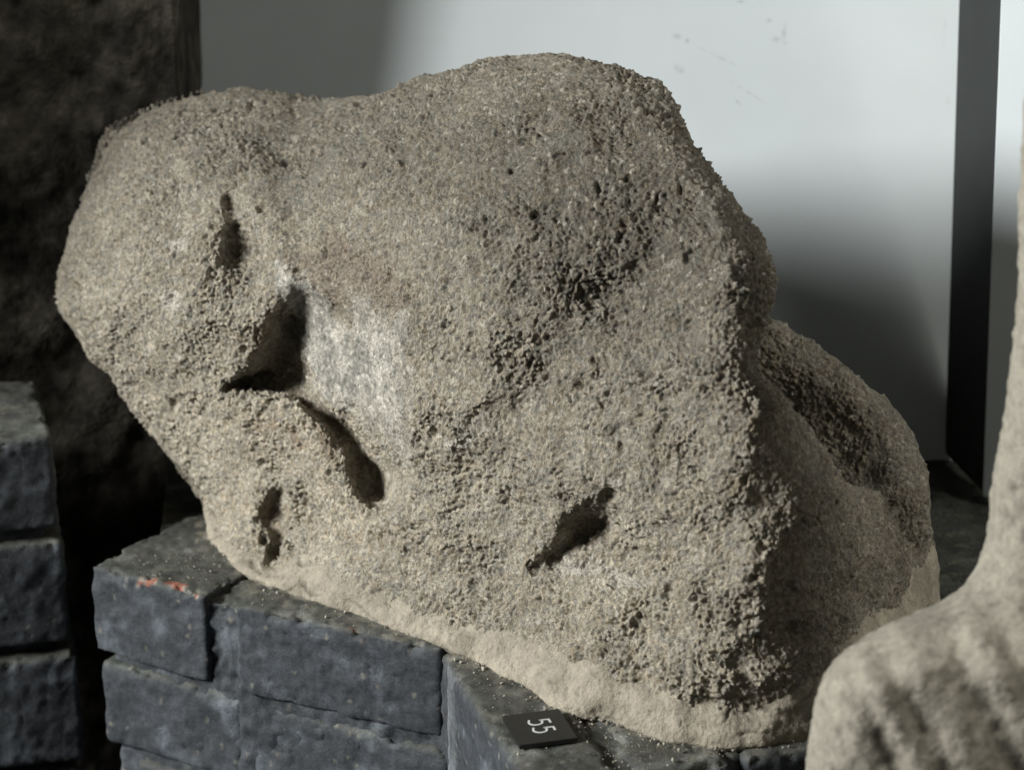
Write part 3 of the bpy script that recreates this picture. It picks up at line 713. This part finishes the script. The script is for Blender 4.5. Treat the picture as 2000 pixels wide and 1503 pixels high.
# ------------------------------------------------------------------ number plate
pc = at_height(np.array([981, 1094, 1126, 1015]), np.array([1394, 1380, 1437, 1452]), .0075)
c = pc.mean(0); ux = (pc[1] - pc[0] + pc[2] - pc[3]); W_ = np.linalg.norm(ux) / 2; ux = ux / np.linalg.norm(ux)
uy = (pc[0] - pc[3] + pc[1] - pc[2]); uy = uy - ux * (uy @ ux); L_ = np.linalg.norm(uy) / 2; uy = uy / np.linalg.norm(uy)
plate = empty('number_plate', (c[0], c[1], .003)); tag(plate, 'small black plate with number 55 lying on the ledge', 'number plate')
ang = math.atan2(ux[1], ux[0]); plate.rotation_euler = (0, 0, ang)
def box(name, sx, sy, z0, z1, mat, parent, bev):
    bm = bmesh.new(); bmesh.ops.create_cube(bm, size=1)
    for v in bm.verts: v.co = (v.co.x * sx, v.co.y * sy, z0 + (v.co.z + .5) * (z1 - z0))
    bmesh.ops.bevel(bm, geom=list(bm.edges), offset=bev, segments=2, affect='EDGES')
    me = bpy.data.meshes.new(name); bm.to_mesh(me); bm.free(); me.materials.append(mat)
    o = bpy.data.objects.new(name, me); COL.objects.link(o); o.parent = parent; return o
box('plate_body', W_, L_, 0, .0034, M_black, plate, .00025)
def five(name, ox, oy, h):
    """a thin 5: turned a quarter turn, its top to the right"""
    pts = [(.46, 1.0), (.12, 1.0), (.085, .58)]
    for k in range(15):
        a = R(128 - k * (128 + 118) / 14); pts.append((.235 + .285 * math.cos(a), .325 + .325 * math.sin(a) * 1.0))
    pts.append((-.02, .075))
    pts = [Vector((p[0] * h, p[1] * h)) for p in pts]; w = .048 * h
    V = []; n = len(pts)
    for i, p in enumerate(pts):
        d0 = (pts[i] - pts[i - 1]).normalized() if i else None
        d1 = (pts[i + 1] - pts[i]).normalized() if i < n - 1 else None
        if d0 is None: m = Vector((-d1.y, d1.x)) * w
        elif d1 is None: m = Vector((-d0.y, d0.x)) * w
        else:
            b = Vector((-d0.y, d0.x)) + Vector((-d1.y, d1.x)); m = b * (2 * w / max(b.dot(b), .9))
        V += [p + m, p - m]
    Vt = []
    for z in (.0033, .00362):
        for v in V: Vt.append((ox + v.y, oy - v.x, z))            # up of the figure -> +x, its reading direction -> -y
    f = []; k = len(V)
    for i in range(n - 1):
        a = 2 * i; f += [(k + a, k + a + 1, k + a + 3, k + a + 2), (a, a + 2, a + 3, a + 1), (a, a + k, a + k + 2, a + 2), (a + 1, a + 3, a + k + 3, a + k + 1)]
    o = new_mesh_obj(name, Vt, f, M_white, plate)
    bm = bmesh.new(); bm.from_mesh(o.data); bmesh.ops.recalc_face_normals(bm, faces=bm.faces); bm.to_mesh(o.data); bm.free(); return o
hh = W_ * .36
five('figure_five', -W_ * .14, L_ * .235, hh); five('figure_five', -W_ * .14, L_ * -.02, hh)

# ------------------------------------------------------------------ pale carved stone in the right foreground
fg = empty('carved_stone', (.40, -.15, 0)); tag(fg, 'pale out-of-focus carved stone with shallow folds in the lower right foreground', 'sculpture')
OUT_F = [(2000, 195), (1992, 330), (1988, 420), (1990, 500), (1985, 590), (1976, 680), (1966, 770), (1955, 840), (1942, 900), (1934, 960), (1930, 1020), (1918, 1080), (1898, 1122), (1862, 1160), (1830, 1176), (1780, 1198),
         (1720, 1222), (1670, 1252), (1628, 1288), (1602, 1330), (1586, 1390), (1577, 1450), (1572, 1520), (1570, 1620), (1585, 1755), (1700, 1800), (2000, 1835), (2200, 1830), (2330, 1760), (2335, 1400), (2330, 1000), (2325, 600), (2315, 200), (2280, -60), (2200, -190), (2100, -190), (2030, -90), (2006, 60)]
gxs, gys = GX, GY
gx = np.arange(1540, 2360, 5.); gy = np.arange(-230, 1860, 5.); GX, GY = np.meshgrid(gx, gy)
sdF = poly_sd(GX, GY, smooth_poly(OUT_F, 2))
Yg_f = -.215
YF = Yg_f + .075 * sstep(1350, 1050, GY) + .03 * sstep(1000, 200, GY) + .00003 * np.abs(GX - 1950)
u = (GX - 1700) * .89 - (GY - 1350) * .46                        # across the folds, which run down to the right
for off, wd, am in ((-18, 15, .012), (62, 20, .009), (190, 20, .012), (290, 26, .010), (400, 30, .010)):
    wd = wd * 1.5; am = am * .36; s = np.clip((u - off) / wd, -3, 3); YF = YF + am * np.exp(-s * s) * sstep(1120, 1260, GY) - am * .7 * np.exp(-(s - 1.6) ** 2) * sstep(1120, 1260, GY)
Q1 = np.stack([GX * .0003, GY * .0003, GX * 0], -1).reshape(-1, 3)
YF = YF + (.006 * fbm(Q1, .07, 3, 701)).reshape(GX.shape)
sF = shell(YF, sdF, .05, .10)
fb = remesh([sF], 'stone_body', .0026, M_fstone, None)
P = get_co(fb.data); Nn = get_no(fb.data); px, py = to_pix(P)
wv, vv = worley(P, .016, 711)
set_co(fb.data, P + Nn * (.0015 * fbm(P, .008, 3, 721) - .0010 * sstep(.3, .12, wv) * (vv > .7))[:, None])
fc = np.array([.255, .240, .200]) * (1 + .10 * fbm(P, .05, 3, 731))[:, None]
u = (px - 1700) * .89 - (py - 1350) * .46; v = (px - 1700) * .46 + (py - 1350) * .89
Qs = np.stack([u * .0005, v * .00010, u * 0], -1)
st = sstep(.05, .55, fbm(Qs, .030, 4, 741) + .5 * fbm(P, .010, 3, 751))[:, None] * sstep(1050, 1230, py)[:, None]
fc = fc * (1 - st * .24)
sp = sstep(.15, .5, fbm(P, .007, 3, 761))[:, None]; fc = fc * (1 - .22 * sp) * (1 + .2 * fbm(P, .004, 2, 765))[:, None]
fc = fc * (1 - .12 * (sstep(.3, .15, wv) * (vv > .7)))[:, None]
set_cols(fb, np.clip(fc, .02, 1)); put_parent(fb, fg)

# ------------------------------------------------------------------ crumbs on the ledge
def crumbs():
    V = []; Fc = []; tmpl = bmesh.new(); bmesh.ops.create_icosphere(tmpl, subdivisions=1, radius=1)
    tv = np.array([v.co[:] for v in tmpl.verts]); tf = [[v.index for v in f.verts] for f in tmpl.faces]; tmpl.free()
    pts = []
    for _ in range(620):
        i = rng.integers(0, len(LOWB) - 5); t = rng.random(); x = LOWB[i][0] * (1 - t) + LOWB[i + 1][0] * t; y = LOWB[i][1] * (1 - t) + LOWB[i + 1][1] * t
        pts.append((x + rng.normal(0, 12), y + abs(rng.exponential(20)) + 2, .3 + 1.5 * rng.random() ** 5))
    for _ in range(330): pts.append((rng.uniform(1180, 1600), rng.uniform(1435, 1503), .3 + .7 * rng.random() ** 3))
    for _ in range(160): pts.append((rng.uniform(190, 420), rng.uniform(1080, 1150), .3 + .7 * rng.random() ** 3))
    for _ in range(120): pts.append((rng.uniform(900, 1250), rng.uniform(1300, 1503), .3 + .6 * rng.random() ** 3))
    pts += [(1012, 1473, 2.0), (935, 1300, 2.2), (1065, 1335, 2.2), (1080, 1340, 1.8), (1040, 1325, 1.5)]
    def inside(p):
        for poly in polys:
            s = 0
            if poly_sd(np.array([p[0]]), np.array([p[1]]), poly)[0] > .004: return True
        return False
    polys = [quad(A1, A2, .21), quad(B1, B2, .10), [tuple(C1), tuple(C1 + cd * .215), tuple(C1 + cd * .215 + cn * .30), tuple(C1 + cn * .30)]]
    for x, y, s in pts:
        p = at_height(x, y, .002)
        if not inside(p): continue
        r = .00075 * s; k = len(V)
        q = tv * (r * rng.uniform(.6, 1.3, 3)) * (1 + .25 * rng.normal(size=(len(tv), 1)))
        V += [tuple(v) for v in (q + np.array([p[0], p[1], .0022 + r * .3]))]; Fc += [[a + k for a in f] for f in tf]
    o = new_mesh_obj('stone_crumbs', V, Fc, M_crumb); o['kind'] = 'stuff'
    tag(o, 'pale sandy crumbs scattered along the ledge at the foot of the stone', 'crumbs'); return o
crumbs()
